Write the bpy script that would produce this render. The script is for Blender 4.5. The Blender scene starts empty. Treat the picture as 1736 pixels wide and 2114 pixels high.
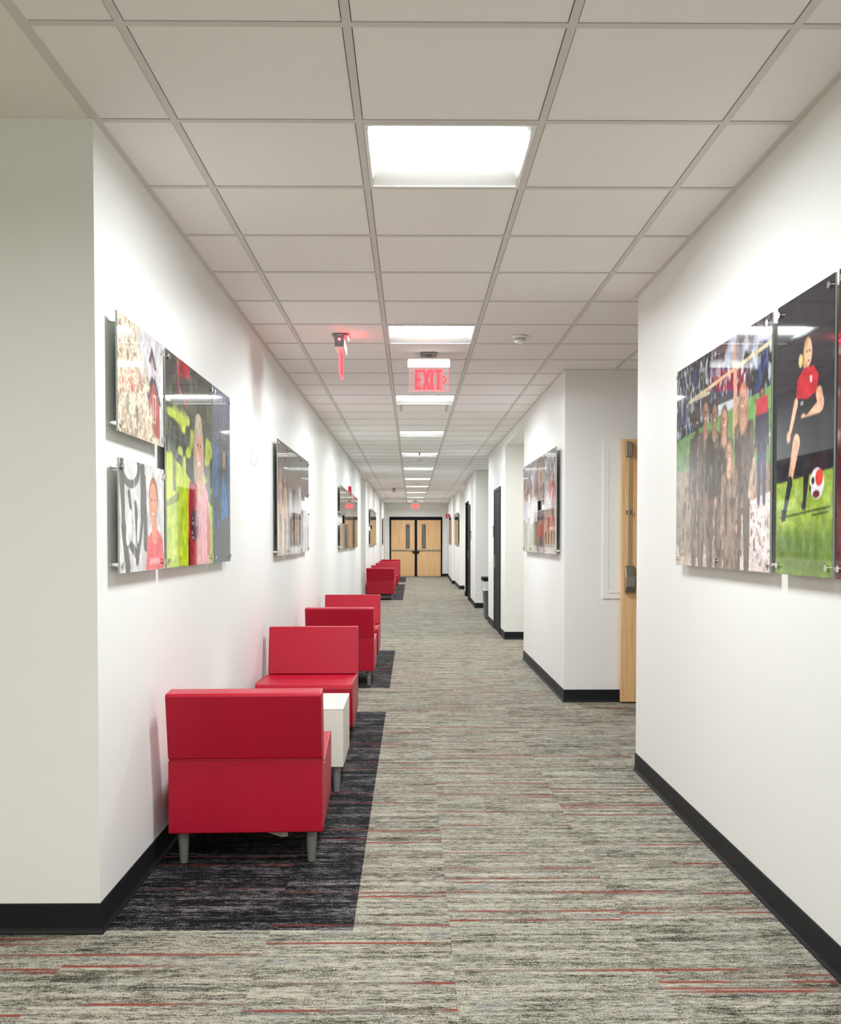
import bpy, bmesh, math, random
import numpy as np
from mathutils import Matrix, Vector

# ------------------------------------------------------------------ camera, world, exposure
SC = bpy.context.scene
COL = SC.collection
SC.view_settings.view_transform = 'Standard'
SC.view_settings.look = 'None'
SC.view_settings.gamma = 1.0
SC.view_settings.use_curve_mapping = False
SC.view_settings.exposure = 0.09
SC.cycles.max_bounces = 16; SC.cycles.diffuse_bounces = 12; SC.cycles.transparent_max_bounces = 12
LENS_E = 176.0            # emission of the ceiling light lenses
SIDE_E = 66.0            # the same lenses in the side rooms (warm lamps)
REAR_E = 15.0

FPX, CX, CY, CAMH = 2017.47, 869.09, 1172.05, 1.3221
M = [[0.99995474, -0.00951117, -0.00023183], [-0.00049148, -0.02730631, -0.99962699], [0.0095013, 0.99958186, -0.02730975]]
cd = bpy.data.cameras.new('camera'); cam = bpy.data.objects.new('camera', cd); COL.objects.link(cam)
cd.sensor_fit = 'AUTO'; cd.sensor_width = 36.0
cd.lens = FPX * 36.0 / 2114.0
cd.shift_x = (868.0 - CX) / 2114.0
cd.shift_y = (CY - 1057.0) / 2114.0
cd.clip_start = 0.05; cd.clip_end = 200
R0, R1, R2 = [Vector(r) for r in M]
mw = Matrix.Identity(4)
for i in range(3):
    mw[i][0] = R0[i]; mw[i][1] = -R1[i]; mw[i][2] = -R2[i]
mw[0][3], mw[1][3], mw[2][3] = 0, 0, CAMH
cam.matrix_world = mw
SC.camera = cam
w = bpy.data.worlds.new('world'); SC.world = w; w.use_nodes = True
w.node_tree.nodes['Background'].inputs[0].default_value = (1, 1, 1, 1)
w.node_tree.nodes['Background'].inputs[1].default_value = 0.3

# ------------------------------------------------------------------ constants of the place
T = 0.6096
GX, GY = -0.7846, 2.6782       # one crossing of the ceiling grid
CEIL = 2.714
XL, XR, X2 = -1.05, 1.29, 1.25
BASE = 0.103

# ------------------------------------------------------------------ materials
def nm(name):
    m = bpy.data.materials.new(name); m.use_nodes = True
    nt = m.node_tree; b = nt.nodes['Principled BSDF']
    return m, nt, b
def N(nt, typ, **kw):
    n = nt.nodes.new(typ)
    for k, v in kw.items(): setattr(n, k, v)
    return n
def L(nt, a, b): nt.links.new(a, b)
def setin(n, k, v):
    if k in n.inputs: n.inputs[k].default_value = v
def lin(c):
    return tuple(((x / 255.0) / 12.92 if x / 255.0 <= 0.04045 else ((x / 255.0 + 0.055) / 1.055) ** 2.4) for x in c)
def plain(name, rgb, rough=0.5, metal=0.0, spec=0.5, bump=0.0, bscale=200.0, var=0.0, vscale=6.0, coat=0.0):
    m, nt, b = nm(name)
    c = lin(rgb) + (1,)
    b.inputs['Base Color'].default_value = c
    b.inputs['Roughness'].default_value = rough
    b.inputs['Metallic'].default_value = metal
    setin(b, 'Specular IOR Level', spec)
    if coat: setin(b, 'Coat Weight', coat); setin(b, 'Coat Roughness', 0.15)
    g = N(nt, 'ShaderNodeNewGeometry')
    if var > 0:
        n = N(nt, 'ShaderNodeTexNoise'); n.inputs['Scale'].default_value = vscale; n.inputs['Detail'].default_value = 4
        L(nt, g.outputs['Position'], n.inputs['Vector'])
        mx = N(nt, 'ShaderNodeMixRGB'); mx.inputs[1].default_value = c
        mx.inputs[2].default_value = tuple(x * (1 - var) for x in c[:3]) + (1,)
        L(nt, n.outputs['Fac'], mx.inputs[0]); L(nt, mx.outputs[0], b.inputs['Base Color'])
    if bump > 0:
        n = N(nt, 'ShaderNodeTexNoise'); n.inputs['Scale'].default_value = bscale; n.inputs['Detail'].default_value = 3
        L(nt, g.outputs['Position'], n.inputs['Vector'])
        bp = N(nt, 'ShaderNodeBump'); bp.inputs['Strength'].default_value = bump; bp.inputs['Distance'].default_value = 0.002
        L(nt, n.outputs['Fac'], bp.inputs['Height']); L(nt, bp.outputs[0], b.inputs['Normal'])
    return m
def emit(name, rgb, s):
    m = bpy.data.materials.new(name); m.use_nodes = True; nt = m.node_tree; nt.nodes.clear()
    e = N(nt, 'ShaderNodeEmission'); e.inputs[0].default_value = lin(rgb) + (1,); e.inputs[1].default_value = s
    o = N(nt, 'ShaderNodeOutputMaterial'); L(nt, e.outputs[0], o.inputs[0]); return m

MAT = {}
MAT['wall'] = plain('wall_paint', (236, 236, 233), 0.45, spec=0.35, bump=0.12, bscale=350, var=0.03, vscale=2)
MAT['drywall'] = plain('soffit_paint', (238, 236, 226), 0.7, spec=0.2, bump=0.15, bscale=300)
MAT['tile'] = plain('ceiling_tile', (247, 245, 243), 0.9, spec=0.1, bump=0.15, bscale=500, var=0.05, vscale=120)
MAT['gap'] = plain('ceiling_gap_shade', (95, 92, 88), 0.9, spec=0.1)  # dark grey puts the shade of the tile reveals into the colour
MAT['tee'] = plain('grid_metal', (218, 215, 210), 0.5, spec=0.3, var=0.03)
MAT['base'] = plain('rubber_base', (26, 27, 31), 0.5, spec=0.22, bump=0.2)
MAT['troffer'] = plain('white_enamel', (240, 240, 236), 0.4, spec=0.4, bump=0.05)
MAT['lens'] = emit('lamp_lens', (240, 247, 250), LENS_E)
MAT['lens_side'] = emit('lamp_lens_warm', (252, 250, 236), SIDE_E)
MAT['chrome'] = plain('polished_steel', (225, 225, 225), 0.12, metal=1.0, bump=0.02)
MAT['satin'] = plain('satin_nickel', (176, 168, 156), 0.3, metal=1.0, bump=0.05, bscale=600)
MAT['black'] = plain('black_paint', (20, 21, 26), 0.55, spec=0.12, bump=0.05)
MAT['leg'] = plain('grey_leg_paint', (128, 130, 124), 0.45, spec=0.4, bump=0.3, bscale=900, var=0.15, vscale=300)
MAT['lam'] = plain('white_laminate', (226, 223, 213), 0.3, spec=0.4, bump=0.03)
MAT['plate'] = plain('white_plastic', (236, 236, 230), 0.3, spec=0.5, bump=0.02)
MAT['greymetal'] = plain('grey_aluminium', (150, 150, 152), 0.35, metal=0.7, bump=0.05)
MAT['redbox'] = plain('red_plastic', (176, 18, 34), 0.35, spec=0.5, bump=0.02)
MAT['paper'] = plain('paper_tag', (232, 230, 214), 0.8, var=0.06, vscale=60)
MAT['dark'] = plain('dark_slot', (38, 36, 36), 0.6, bump=0.1)
MAT['bin'] = plain('grey_bin_plastic', (84, 86, 90), 0.5, bump=0.2)
MAT['silver'] = plain('brushed_door_trim', (178, 172, 158), 0.3, metal=0.9, bump=0.05)

def vinyl():
    m, nt, b = nm('red_vinyl')
    g = N(nt, 'ShaderNodeNewGeometry')
    n = N(nt, 'ShaderNodeTexNoise'); n.inputs['Scale'].default_value = 260; n.inputs['Detail'].default_value = 4
    L(nt, g.outputs['Position'], n.inputs['Vector'])
    r = N(nt, 'ShaderNodeValToRGB'); r.color_ramp.elements[0].position = 0.3; r.color_ramp.elements[1].position = 0.7
    r.color_ramp.elements[0].color = lin((158, 10, 38)) + (1,); r.color_ramp.elements[1].color = lin((188, 14, 48)) + (1,)
    L(nt, n.outputs['Fac'], r.inputs[0]); L(nt, r.outputs[0], b.inputs['Base Color'])
    b.inputs['Roughness'].default_value = 0.36; setin(b, 'Specular IOR Level', 0.32)
    bp = N(nt, 'ShaderNodeBump'); bp.inputs['Strength'].default_value = 0.35; bp.inputs['Distance'].default_value = 0.0015
    L(nt, n.outputs['Fac'], bp.inputs['Height']); L(nt, bp.outputs[0], b.inputs['Normal'])
    return m
MAT['vinyl'] = vinyl()
MAT['piping'] = plain('red_piping', (176, 18, 42), 0.35, bump=0.1)

def wood():
    m, nt, b = nm('maple_veneer')
    g = N(nt, 'ShaderNodeNewGeometry')
    mp = N(nt, 'ShaderNodeMapping'); mp.inputs['Scale'].default_value = (26, 26, 1.3)
    L(nt, g.outputs['Position'], mp.inputs['Vector'])
    n = N(nt, 'ShaderNodeTexNoise'); n.inputs['Scale'].default_value = 1.6; n.inputs['Detail'].default_value = 6; n.inputs['Distortion'].default_value = 0.6
    L(nt, mp.outputs[0], n.inputs['Vector'])
    r = N(nt, 'ShaderNodeValToRGB'); r.color_ramp.elements[0].position = 0.3; r.color_ramp.elements[1].position = 0.72
    r.color_ramp.elements[0].color = lin((222, 172, 116)) + (1,); r.color_ramp.elements[1].color = lin((242, 204, 154)) + (1,)
    L(nt, n.outputs['Fac'], r.inputs[0]); L(nt, r.outputs[0], b.inputs['Base Color'])
    b.inputs['Roughness'].default_value = 0.38
    return m
MAT['wood'] = wood()

def carpet(name, dark):
    m, nt, b = nm(name)
    g = N(nt, 'ShaderNodeNewGeometry')
    sx = N(nt, 'ShaderNodeSeparateXYZ'); L(nt, g.outputs['Position'], sx.inputs[0])
    def math_(op, a, bb=None, c=None):
        n = N(nt, 'ShaderNodeMath', operation=op)
        for i, v in enumerate((a, bb, c)):
            if v is None: continue
            if isinstance(v, (int, float)): n.inputs[i].default_value = v
            else: L(nt, v, n.inputs[i])
        return n.outputs[0]
    def comb(x, y, z):
        n = N(nt, 'ShaderNodeCombineXYZ')
        for i, v in enumerate((x, y, z)):
            if isinstance(v, (int, float)): n.inputs[i].default_value = v
            else: L(nt, v, n.inputs[i])
        return n.outputs[0]
    def noise(vec, det=3, rough=0.6):
        n = N(nt, 'ShaderNodeTexNoise'); n.inputs['Scale'].default_value = 1.0; n.inputs['Detail'].default_value = det
        n.inputs['Roughness'].default_value = rough; L(nt, vec, n.inputs['Vector']); return n.outputs['Fac']
    def ramp(v, a, bb):
        n = N(nt, 'ShaderNodeMapRange', interpolation_type='SMOOTHSTEP'); L(nt, v, n.inputs[0])
        n.inputs[1].default_value = a; n.inputs[2].default_value = bb; return n.outputs[0]
    def mix(f, c1, c2):
        n = N(nt, 'ShaderNodeMixRGB')
        if isinstance(f, float): n.inputs[0].default_value = f
        else: L(nt, f, n.inputs[0])
        for i, c in ((1, c1), (2, c2)):
            if isinstance(c, tuple): n.inputs[i].default_value = lin(c) + (1,)
            else: L(nt, c, n.inputs[i])
        return n.outputs[0]
    X, Y = sx.outputs[0], sx.outputs[1]
    colid = math_('FLOOR', math_('DIVIDE', math_('SUBTRACT', X, 0.13), T))
    cofs = math_('MULTIPLY', colid, 37.31)
    # fine irregular weft lines, broken every few centimetres
    fine = noise(comb(math_('MULTIPLY', X, 30.0), math_('MULTIPLY', Y, 115.0), cofs), 4, 0.75)
    speck = noise(comb(math_('MULTIPLY', X, 160.0), math_('MULTIPLY', Y, 260.0), 0.0), 2, 0.6)
    band = noise(comb(math_('MULTIPLY', X, 1.8), math_('MULTIPLY', Y, 34.0), cofs), 4, 0.7)
    blot = noise(comb(math_('MULTIPLY', X, 6.0), math_('MULTIPLY', Y, 9.0), 3.0), 4, 0.6)
    s = math_('ADD', math_('MULTIPLY', fine, 0.85), math_('MULTIPLY', speck, 0.75))
    s = math_('ADD', s, math_('MULTIPLY', band, 0.65)); s = math_('ADD', s, math_('MULTIPLY', blot, 0.35))
    if dark: f = ramp(s, 1.27, 1.62)
    else: f = ramp(s, 1.08, 1.50)
    if dark: base = mix(f, (10, 10, 12), (142, 136, 138))
    else:
        base = mix(f, (44, 41, 35), (178, 172, 156))
        base = mix(ramp(blot, 0.52, 0.72), base, mix(f, (39, 40, 39), (144, 144, 138)))
    # coloured pick lines running across the hall
    cell = math_('FLOOR', math_('DIVIDE', Y, 0.021))
    fr = math_('FRACT', math_('DIVIDE', Y, 0.021))
    wn = N(nt, 'ShaderNodeTexWhiteNoise', noise_dimensions='2D'); L(nt, comb(cell, colid, 0.0), wn.inputs['Vector'])
    on = math_('GREATER_THAN', wn.outputs['Value'], 0.885 if not dark else 0.92)
    fade = noise(comb(math_('MULTIPLY', X, 4.0), math_('MULTIPLY', cell, 7.7), cofs), 1, 0.5)
    fd = ramp(fade, 0.36, 0.60)
    fuzz = math_('ADD', fr, math_('MULTIPLY', math_('SUBTRACT', speck, 0.5), 0.5))
    edge = math_('MULTIPLY', ramp(fuzz, 0.06, 0.2), math_('SUBTRACT', 1.0, ramp(fuzz, 0.8, 0.94)))
    msk = math_('MULTIPLY', math_('MULTIPLY', on, edge), math_('ADD', 0.42, math_('MULTIPLY', fd, 0.45)))
    if dark: msk = math_('MULTIPLY', msk, 0.6)
    redc = mix(fd, (96, 84, 74) if not dark else (60, 50, 50), (128, 54, 46))
    out = mix(msk, base, redc)
    L(nt, out, b.inputs['Base Color'])
    b.inputs['Roughness'].default_value = 0.95; setin(b, 'Specular IOR Level', 0.12)
    bp = N(nt, 'ShaderNodeBump'); bp.inputs['Strength'].default_value = 0.6; bp.inputs['Distance'].default_value = 0.003
    L(nt, s, bp.inputs['Height']); L(nt, bp.outputs[0], b.inputs['Normal'])
    return m
MAT['carpet'] = carpet('grey_carpet', False)
MAT['rug'] = carpet('charcoal_carpet', True)

def print_mat(name='photo_print', rough=0.03):
    m, nt, b = nm(name)
    a = N(nt, 'ShaderNodeAttribute'); a.attribute_name = 'print'
    L(nt, a.outputs['Color'], b.inputs['Base Color'])
    b.inputs['Roughness'].default_value = rough; setin(b, 'Specular IOR Level', 0.36)
    return m
MAT['print'] = print_mat()
MAT['acryl'] = plain('acrylic_edge', (176, 180, 172), 0.1, spec=0.7, bump=0.01)
def clear(name, tint, glow=None, gs=0.0):
    m = bpy.data.materials.new(name); m.use_nodes = True; nt = m.node_tree; nt.nodes.clear()
    t = N(nt, 'ShaderNodeBsdfTransparent'); t.inputs[0].default_value = tint + (1,)
    g = N(nt, 'ShaderNodeBsdfGlossy'); g.inputs['Roughness'].default_value = 0.05
    fr = N(nt, 'ShaderNodeFresnel'); fr.inputs[0].default_value = 1.49
    mx = N(nt, 'ShaderNodeMixShader'); L(nt, fr.outputs[0], mx.inputs[0]); L(nt, t.outputs[0], mx.inputs[1]); L(nt, g.outputs[0], mx.inputs[2])
    out = mx.outputs[0]
    if glow:
        e = N(nt, 'ShaderNodeEmission'); e.inputs[0].default_value = lin(glow) + (1,); e.inputs[1].default_value = gs
        ad = N(nt, 'ShaderNodeAddShader'); L(nt, out, ad.inputs[0]); L(nt, e.outputs[0], ad.inputs[1]); out = ad.outputs[0]
    o = N(nt, 'ShaderNodeOutputMaterial'); L(nt, out, o.inputs[0]); return m
MAT['clear'] = clear('lit_acrylic', (0.93, 0.9, 0.9), (255, 205, 205), 0.1)
MAT['glow_edge'] = emit('lit_acrylic_edge', (255, 120, 130), 1.6)
MAT['letter'] = emit('lit_red_letter', (255, 78, 86), 1.9)
MAT['led'] = emit('red_led', (255, 30, 45), 90.0)
MAT['liner'] = plain('bin_liner', (205, 205, 208), 0.25, spec=0.6, bump=1.0, bscale=60)
MAT['glass'] = plain('door_glass_painted_reflections', (150, 144, 150), 0.05, spec=0.8, var=1.0, vscale=16)  # light and dark mottling paints reflections into the glass colour

# ------------------------------------------------------------------ mesh helpers
class MB:
    def __init__(s): s.v = []; s.f = []; s.m = []; s.sm = []
    def add(s, vs, fs, m=0, smooth=False):
        o = len(s.v); s.v += [tuple(v) for v in vs]
        for f in fs: s.f.append(tuple(i + o for i in f)); s.m.append(m); s.sm.append(smooth)
    def box(s, x0, x1, y0, y1, z0, z1, m=0):
        s.add([(x0, y0, z0), (x1, y0, z0), (x1, y1, z0), (x0, y1, z0), (x0, y0, z1), (x1, y0, z1), (x1, y1, z1), (x0, y1, z1)],
              [(0, 3, 2, 1), (4, 5, 6, 7), (0, 1, 5, 4), (1, 2, 6, 5), (2, 3, 7, 6), (3, 0, 4, 7)], m)
    def cyl(s, p0, p1, r0, r1=None, n=20, m=0, caps=True):
        r1 = r0 if r1 is None else r1
        p0, p1 = Vector(p0), Vector(p1); d = (p1 - p0).normalized()
        a = d.orthogonal().normalized(); b = d.cross(a)
        vs = []
        for p, r in ((p0, r0), (p1, r1)):
            for i in range(n):
                t = 2 * math.pi * i / n; vs.append(p + a * (r * math.cos(t)) + b * (r * math.sin(t)))
        s.add(vs, [(i, (i + 1) % n, n + (i + 1) % n, n + i) for i in range(n)], m, True)
        if caps: s.add(vs, [tuple(range(n))[::-1], tuple(range(n, 2 * n))], m)
    def prism(s, pts, lo, hi, axis='z', m=0):
        n = len(pts)
        def P(a, b, h): return {'z': (a, b, h), 'x': (h, a, b), 'y': (a, h, b)}[axis]
        vs = [P(a, b, lo) for a, b in pts] + [P(a, b, hi) for a, b in pts]
        s.add(vs, [tuple(range(n))[::-1], tuple(range(n, 2 * n))] + [(i, (i + 1) % n, n + (i + 1) % n, n + i) for i in range(n)], m)
    def tube(s, pts, r, n=6, m=0, closed=False):
        k = len(pts)
        for i in range(k if closed else k - 1): s.cyl(pts[i], pts[(i + 1) % k], r, n=n, m=m, caps=True)
    def build(s, name, mats, parent=None, bevel=0.0, seg=3, smooth=False):
        me = bpy.data.meshes.new(name)
        me.from_pydata(s.v, [], s.f)
        if not isinstance(mats, (list, tuple)): mats = [mats]
        for m in mats: me.materials.append(MAT[m])
        for p, mi, sm in zip(me.polygons, s.m, s.sm): p.material_index = mi; p.use_smooth = sm
        bm = bmesh.new(); bm.from_mesh(me)
        bmesh.ops.recalc_face_normals(bm, faces=bm.faces)
        if bevel > 0:
            bmesh.ops.remove_doubles(bm, verts=bm.verts, dist=1e-5)
            es = [e for e in bm.edges if len(e.link_faces) == 2 and e.calc_face_angle(0) > math.radians(25)]
            bmesh.ops.bevel(bm, geom=es, offset=bevel, segments=seg, profile=0.5, affect='EDGES', clamp_overlap=True)
            for f in bm.faces: f.smooth = True
        bm.to_mesh(me); bm.free()
        if smooth:
            for p in me.polygons: p.use_smooth = True
        o = bpy.data.objects.new(name, me); COL.objects.link(o)
        if bevel > 0:
            md = o.modifiers.new('wn', 'WEIGHTED_NORMAL'); md.keep_sharp = True
        if parent: o.parent = parent
        return o
def tag(o, label, cat, group=None, kind=None):
    o['label'] = label; o['category'] = cat
    if group: o['group'] = group
    if kind: o['kind'] = kind
    return o
def struct(o): o['kind'] = 'structure'; return o
def thing(name, label, cat, loc=(0, 0, 0), rz=0.0, group=None):
    o = bpy.data.objects.new(name, None); COL.objects.link(o); o.empty_display_size = 0.1
    o.location = loc; o.rotation_euler = (0, 0, rz); return tag(o, label, cat, group)
def dup(root, loc, rz=None, label=None, group=None):
    r = root.copy(); COL.objects.link(r); r.location = loc
    if rz is not None: r.rotation_euler = (0, 0, rz)
    if label: r['label'] = label
    if group: r['group'] = group
    for ch in list(root.children):
        c = ch.copy(); COL.objects.link(c); c.parent = r
        for g in list(ch.children):
            d = g.copy(); COL.objects.link(d); d.parent = c
    return r

# ------------------------------------------------------------------ floor
b = MB(); b.add([(-7, -5, 0), (7, -5, 0), (7, 37.5, 0), (-7, 37.5, 0)], [(0, 1, 2, 3)])
struct(b.build('floor', 'carpet'))

# ------------------------------------------------------------------ walls (solid blocks between the openings)
H2 = CEIL + 0.03
def block(name, pts, z0=0.0, z1=H2):
    b = MB(); b.prism(pts, z0, z1); return struct(b.build(name, 'wall'))
block('wall_left', [(XL, 3.27), (-1.045, 20.15), (-1.75, 20.15), (-1.75, 6.0), (-6.5, 6.0), (-6.5, 3.27)])
block('wall_left_middle', [(-1.04, 22.1), (-1.025, 30.9), (-1.75, 30.9), (-1.75, 22.1)])
block('wall_left_far', [(-1.02, 33.0), (-0.99, 36.5), (-1.75, 36.5), (-1.75, 33.0)])
block('wall_recess_left', [(-2.6, 19.9), (-2.6, 22.4), (-2.7, 22.4), (-2.7, 19.9)])
block('wall_recess_far', [(-2.6, 30.7), (-2.6, 33.2), (-2.7, 33.2), (-2.7, 30.7)])
block('wall_recess_end_left', [(-1.75, 20.05), (-1.75, 20.15), (-2.6, 20.15), (-2.6, 20.05)])
block('wall_recess_back_left', [(-1.75, 22.1), (-1.75, 22.2), (-2.6, 22.2), (-2.6, 22.1)])
block('wall_recess_end_far', [(-1.75, 30.8), (-1.75, 30.9), (-2.6, 30.9), (-2.6, 30.8)])
block('wall_recess_back_far', [(-1.75, 33.0), (-1.75, 33.1), (-2.6, 33.1), (-2.6, 33.0)])
block('wall_right', [(XR, -4.0), (XR, 5.59), (5.0, 5.59), (5.0, 5.3), (1.6, 5.3), (1.6, -4.0)])
block('wall_right_middle', [(X2, 7.98), (1.25, 10.89), (4.6, 10.89), (4.6, 10.5), (5.0, 10.5), (5.0, 7.98)])
block('wall_side_hall', [(5.0, 5.3), (5.0, 7.98), (5.1, 7.98), (5.1, 5.3)])
block('wall_right_third', [(1.25, 13.09), (1.25, 15.93), (1.6, 15.93), (1.6, 15.8), (4.6, 15.8), (4.6, 13.09)])
block('wall_side_room', [(4.6, 10.6), (4.6, 13.4), (4.7, 13.4), (4.7, 10.6)])
block('wall_right_alcove', [(2.7, 15.8), (2.7, 19.4), (2.8, 19.4), (2.8, 15.8)])
block('wall_right_fourth', [(1.25, 19.21), (1.285, 22.0), (1.42, 22.0), (1.42, 23.41), (1.298, 23.41), (1.30, 24.0), (3.2, 24.0), (3.2, 19.21)])
block('wall_side_lobby', [(3.2, 23.9), (3.2, 26.9), (3.3, 26.9), (3.3, 23.9)])
block('wall_right_fifth', [(1.31, 26.7), (1.325, 30.09), (3.2, 30.09), (3.2, 26.7)])
block('wall_right_sixth', [(1.255, 30.09), (1.345, 36.5), (1.9, 36.5), (1.9, 30.09)])
block('wall_end', [(-1.75, 36.5), (1.9, 36.5), (1.9, 36.7), (-1.75, 36.7)])
block('wall_rear', [(-6.5, -4.2), (1.6, -4.2), (1.6, -4.0), (-6.5, -4.0)])
block('wall_cross_hall', [(-6.7, -4.2), (-6.5, -4.2), (-6.5, 6.0), (-6.7, 6.0)])
block('wall_header_side_room', [(1.25, 10.89), (1.25, 13.09), (1.45, 13.09), (1.45, 10.89)], 2.595, H2)
block('wall_header_doorway', [(1.285, 22.0), (1.298, 23.41), (1.42, 23.41), (1.42, 22.0)], 2.23, H2)

# ------------------------------------------------------------------ rubber baseboards with a small cove toe
def baseboard(name, pts, n_sign):
    """pts: run of points along the wall face; room side is to the left (+1) or right (-1) of travel"""
    b = MB()
    P = [Vector((x, y)) for x, y in pts]
    offs = []
    for i, p in enumerate(P):
        ns = []
        if i > 0: d = (p - P[i - 1]).normalized(); ns.append(Vector((-d.y, d.x)) * n_sign)
        if i < len(P) - 1: d = (P[i + 1] - p).normalized(); ns.append(Vector((-d.y, d.x)) * n_sign)
        if len(ns) == 2:
            s = ns[0] + ns[1]; s = s / max(0.3, s.dot(ns[0])); offs.append(s)
        else: offs.append(ns[0])
    prof = [(0.0, 0.001), (0.013, 0.001), (0.0125, 0.005), (0.0065, 0.014), (0.0045, 0.022), (0.004, BASE - 0.003), (0.002, BASE), (0.0, BASE)]
    k = len(prof); vs = []; fs = []
    for p, o in zip(P, offs):
        for d, z in prof: vs.append((p.x + o.x * d, p.y + o.y * d, z))
    for i in range(len(P) - 1):
        for j in range(k): fs.append((i * k + j, i * k + (j + 1) % k, (i + 1) * k + (j + 1) % k, (i + 1) * k + j))
    fs += [tuple(range(k)), tuple(range((len(P) - 1) * k, len(P) * k))[::-1]]
    b.add(vs, fs); return struct(b.build(name, 'base'))
baseboard('baseboard_left', [(-6.5, 3.27), (XL, 3.27), (-1.045, 20.15), (-1.75, 20.15)], -1)
baseboard('baseboard_left_middle', [(-1.75, 22.1), (-1.04, 22.1), (-1.025, 30.9), (-1.75, 30.9)], -1)
baseboard('baseboard_left_far', [(-1.75, 33.0), (-1.02, 33.0), (-0.99, 36.5), (-0.825, 36.5)], -1)
baseboard('baseboard_right', [(XR, -4.0), (XR, 5.59), (4.9, 5.59)], 1)
baseboard('baseboard_right_middle', [(4.9, 7.98), (X2, 7.98), (1.25, 10.89), (4.0, 10.89)], 1)
baseboard('baseboard_right_third', [(4.0, 13.09), (1.25, 13.09), (1.25, 13.70)], 1)
baseboard('baseboard_right_third_far', [(1.25, 14.78), (1.25, 15.93), (1.6, 15.93)], 1)
baseboard('baseboard_right_fourth', [(2.6, 19.21), (1.25, 19.21), (1.275, 21.2)], 1)
baseboard('baseboard_right_doorway', [(1.40, 23.41), (1.298, 23.41), (1.30, 24.0), (3.0, 24.0)], 1)
baseboard('baseboard_right_fifth', [(3.0, 26.7), (1.31, 26.7), (1.325, 30.09), (1.255, 30.09), (1.345, 36.5), (1.14, 36.5)], 1)

# ------------------------------------------------------------------ ceiling: lay-in tiles, tee grid, wall angle
i0, i1 = -1, 5
j0, j1 = -10, 56
lights_j = [j for j in range(j0, j1 + 1) if (j - 1) % 5 == 0]     # rows (from GY) whose centre cell holds a troffer
def cell(i, j): return GX + i * T, GX + (i + 1) * T, GY + j * T, GY + (j + 1) * T
VENT = (1, 12)
XMAX = 2.9
b = MB(); g = 0.0145
for i in range(-1, 7):
    for j in range(j0, j1):
        x0, x1, y0, y1 = cell(i, j)
        if i == 1 and (j - 1) % 5 == 0 and j < 55: continue
        if (i, j) == VENT: continue
        if i == -1: x0 = -1.06 - g if y0 < 19 or y0 > 22.5 else -1.75
        if y0 < -4.1 or y0 > 36.5: continue
        x1 = min(x1, 5.0)
        if x0 > 2.0 and not (5 < y0 < 8.5): continue
        b.add([(x0 + g, y0 + g, CEIL + 0.003), (x0 + g, y1 - g, CEIL + 0.003), (x1 - g, y1 - g, CEIL + 0.003), (x1 - g, y0 + g, CEIL + 0.003)], [(0, 1, 2, 3)], 0)
        e = 0.02
        for (ax, ay, bx, by) in ((x0 + g, y0 + g, x1 - g, y0 + g), (x1 - g, y0 + g, x1 - g, y1 - g), (x1 - g, y1 - g, x0 + g, y1 - g), (x0 + g, y1 - g, x0 + g, y0 + g)):
            b.add([(ax, ay, CEIL + 0.003), (bx, by, CEIL + 0.003), (bx, by, CEIL + e), (ax, ay, CEIL + e)], [(0, 1, 2, 3)], 1)
b.box(-7, 7, -5, 37.5, CEIL + 0.12, CEIL + 0.2, 1)
ceiling = struct(b.build('ceiling', ['tile', 'gap']))
b = MB(); b.box(-6.6, -1.062, -4.1, 3.3, CEIL - 0.001, CEIL + 0.05)
struct(b.build('ceiling_drywall', 'drywall'))
b = MB()
b.box(-2.7, -1.05, 20.0, 22.2, CEIL - 0.001, CEIL + 0.05); b.box(-2.7, -1.03, 30.7, 33.2, CEIL - 0.001, CEIL + 0.05)
b.box(1.46, 4.7, 10.6, 13.4, 2.69, CEIL + 0.05); b.box(2.9, 3.3, 23.9, 26.9, CEIL - 0.001, CEIL + 0.05)
struct(b.build('ceiling_side_rooms', 'drywall'))
b = MB(); hw = 0.012
for i in range(0, 7):
    x = GX + i * T
    if i <= 3: b.box(x - hw, x + hw, -4.1, 36.5, CEIL, CEIL + 0.012)
    elif i == 4: b.box(x - hw, x + hw, 5.0, 8.1, CEIL, CEIL + 0.012); b.box(x - hw, x + hw, 15.8, 19.3, CEIL, CEIL + 0.012); b.box(x - hw, x + hw, 23.9, 26.8, CEIL, CEIL + 0.012)
    else: b.box(x - hw, x + hw, 5.0, 8.1, CEIL, CEIL + 0.012)
for j in range(j0, j1 + 1):
    y = GY + j * T
    if y < -4 or y > 36.5: continue
    for i in range(-1, 6):
        x0, x1 = GX + i * T + hw, GX + (i + 1) * T - hw
        if i == -1: x0 = -1.06
        if i >= 3 and not (5.3 < y < 8.1): x1 = min(x1, 2.0)
        if i >= 4 and not (5.3 < y < 8.1): continue
        b.box(x0, x1, y - hw, y + hw, CEIL + 0.0004, CEIL + 0.012)
struct(b.build('trim_1', 'tee'))
b = MB(); a = 0.022
b.box(XL - 0.012, XL + a, -4.0, 20.15, CEIL - 0.0008, CEIL + 0.01)
b.box(-1.04 - 0.01, -1.03 + a, 22.1, 30.9, CEIL - 0.0008, CEIL + 0.01); b.box(-1.03, -1.0 + a, 33.0, 36.5, CEIL - 0.0008, CEIL + 0.01)
b.box(XR - a, XR + 0.01, -4.0, 5.59, CEIL - 0.0008, CEIL + 0.01); b.box(X2 - a, X2 + 0.01, 7.98, 15.93, CEIL - 0.0008, CEIL + 0.01)
b.box(X2 - a, 5, 7.98 - a, 7.985, CEIL - 0.0007, CEIL + 0.01); b.box(XR - a, 5, 5.585, 5.59 + a, CEIL - 0.0007, CEIL + 0.01)
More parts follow.
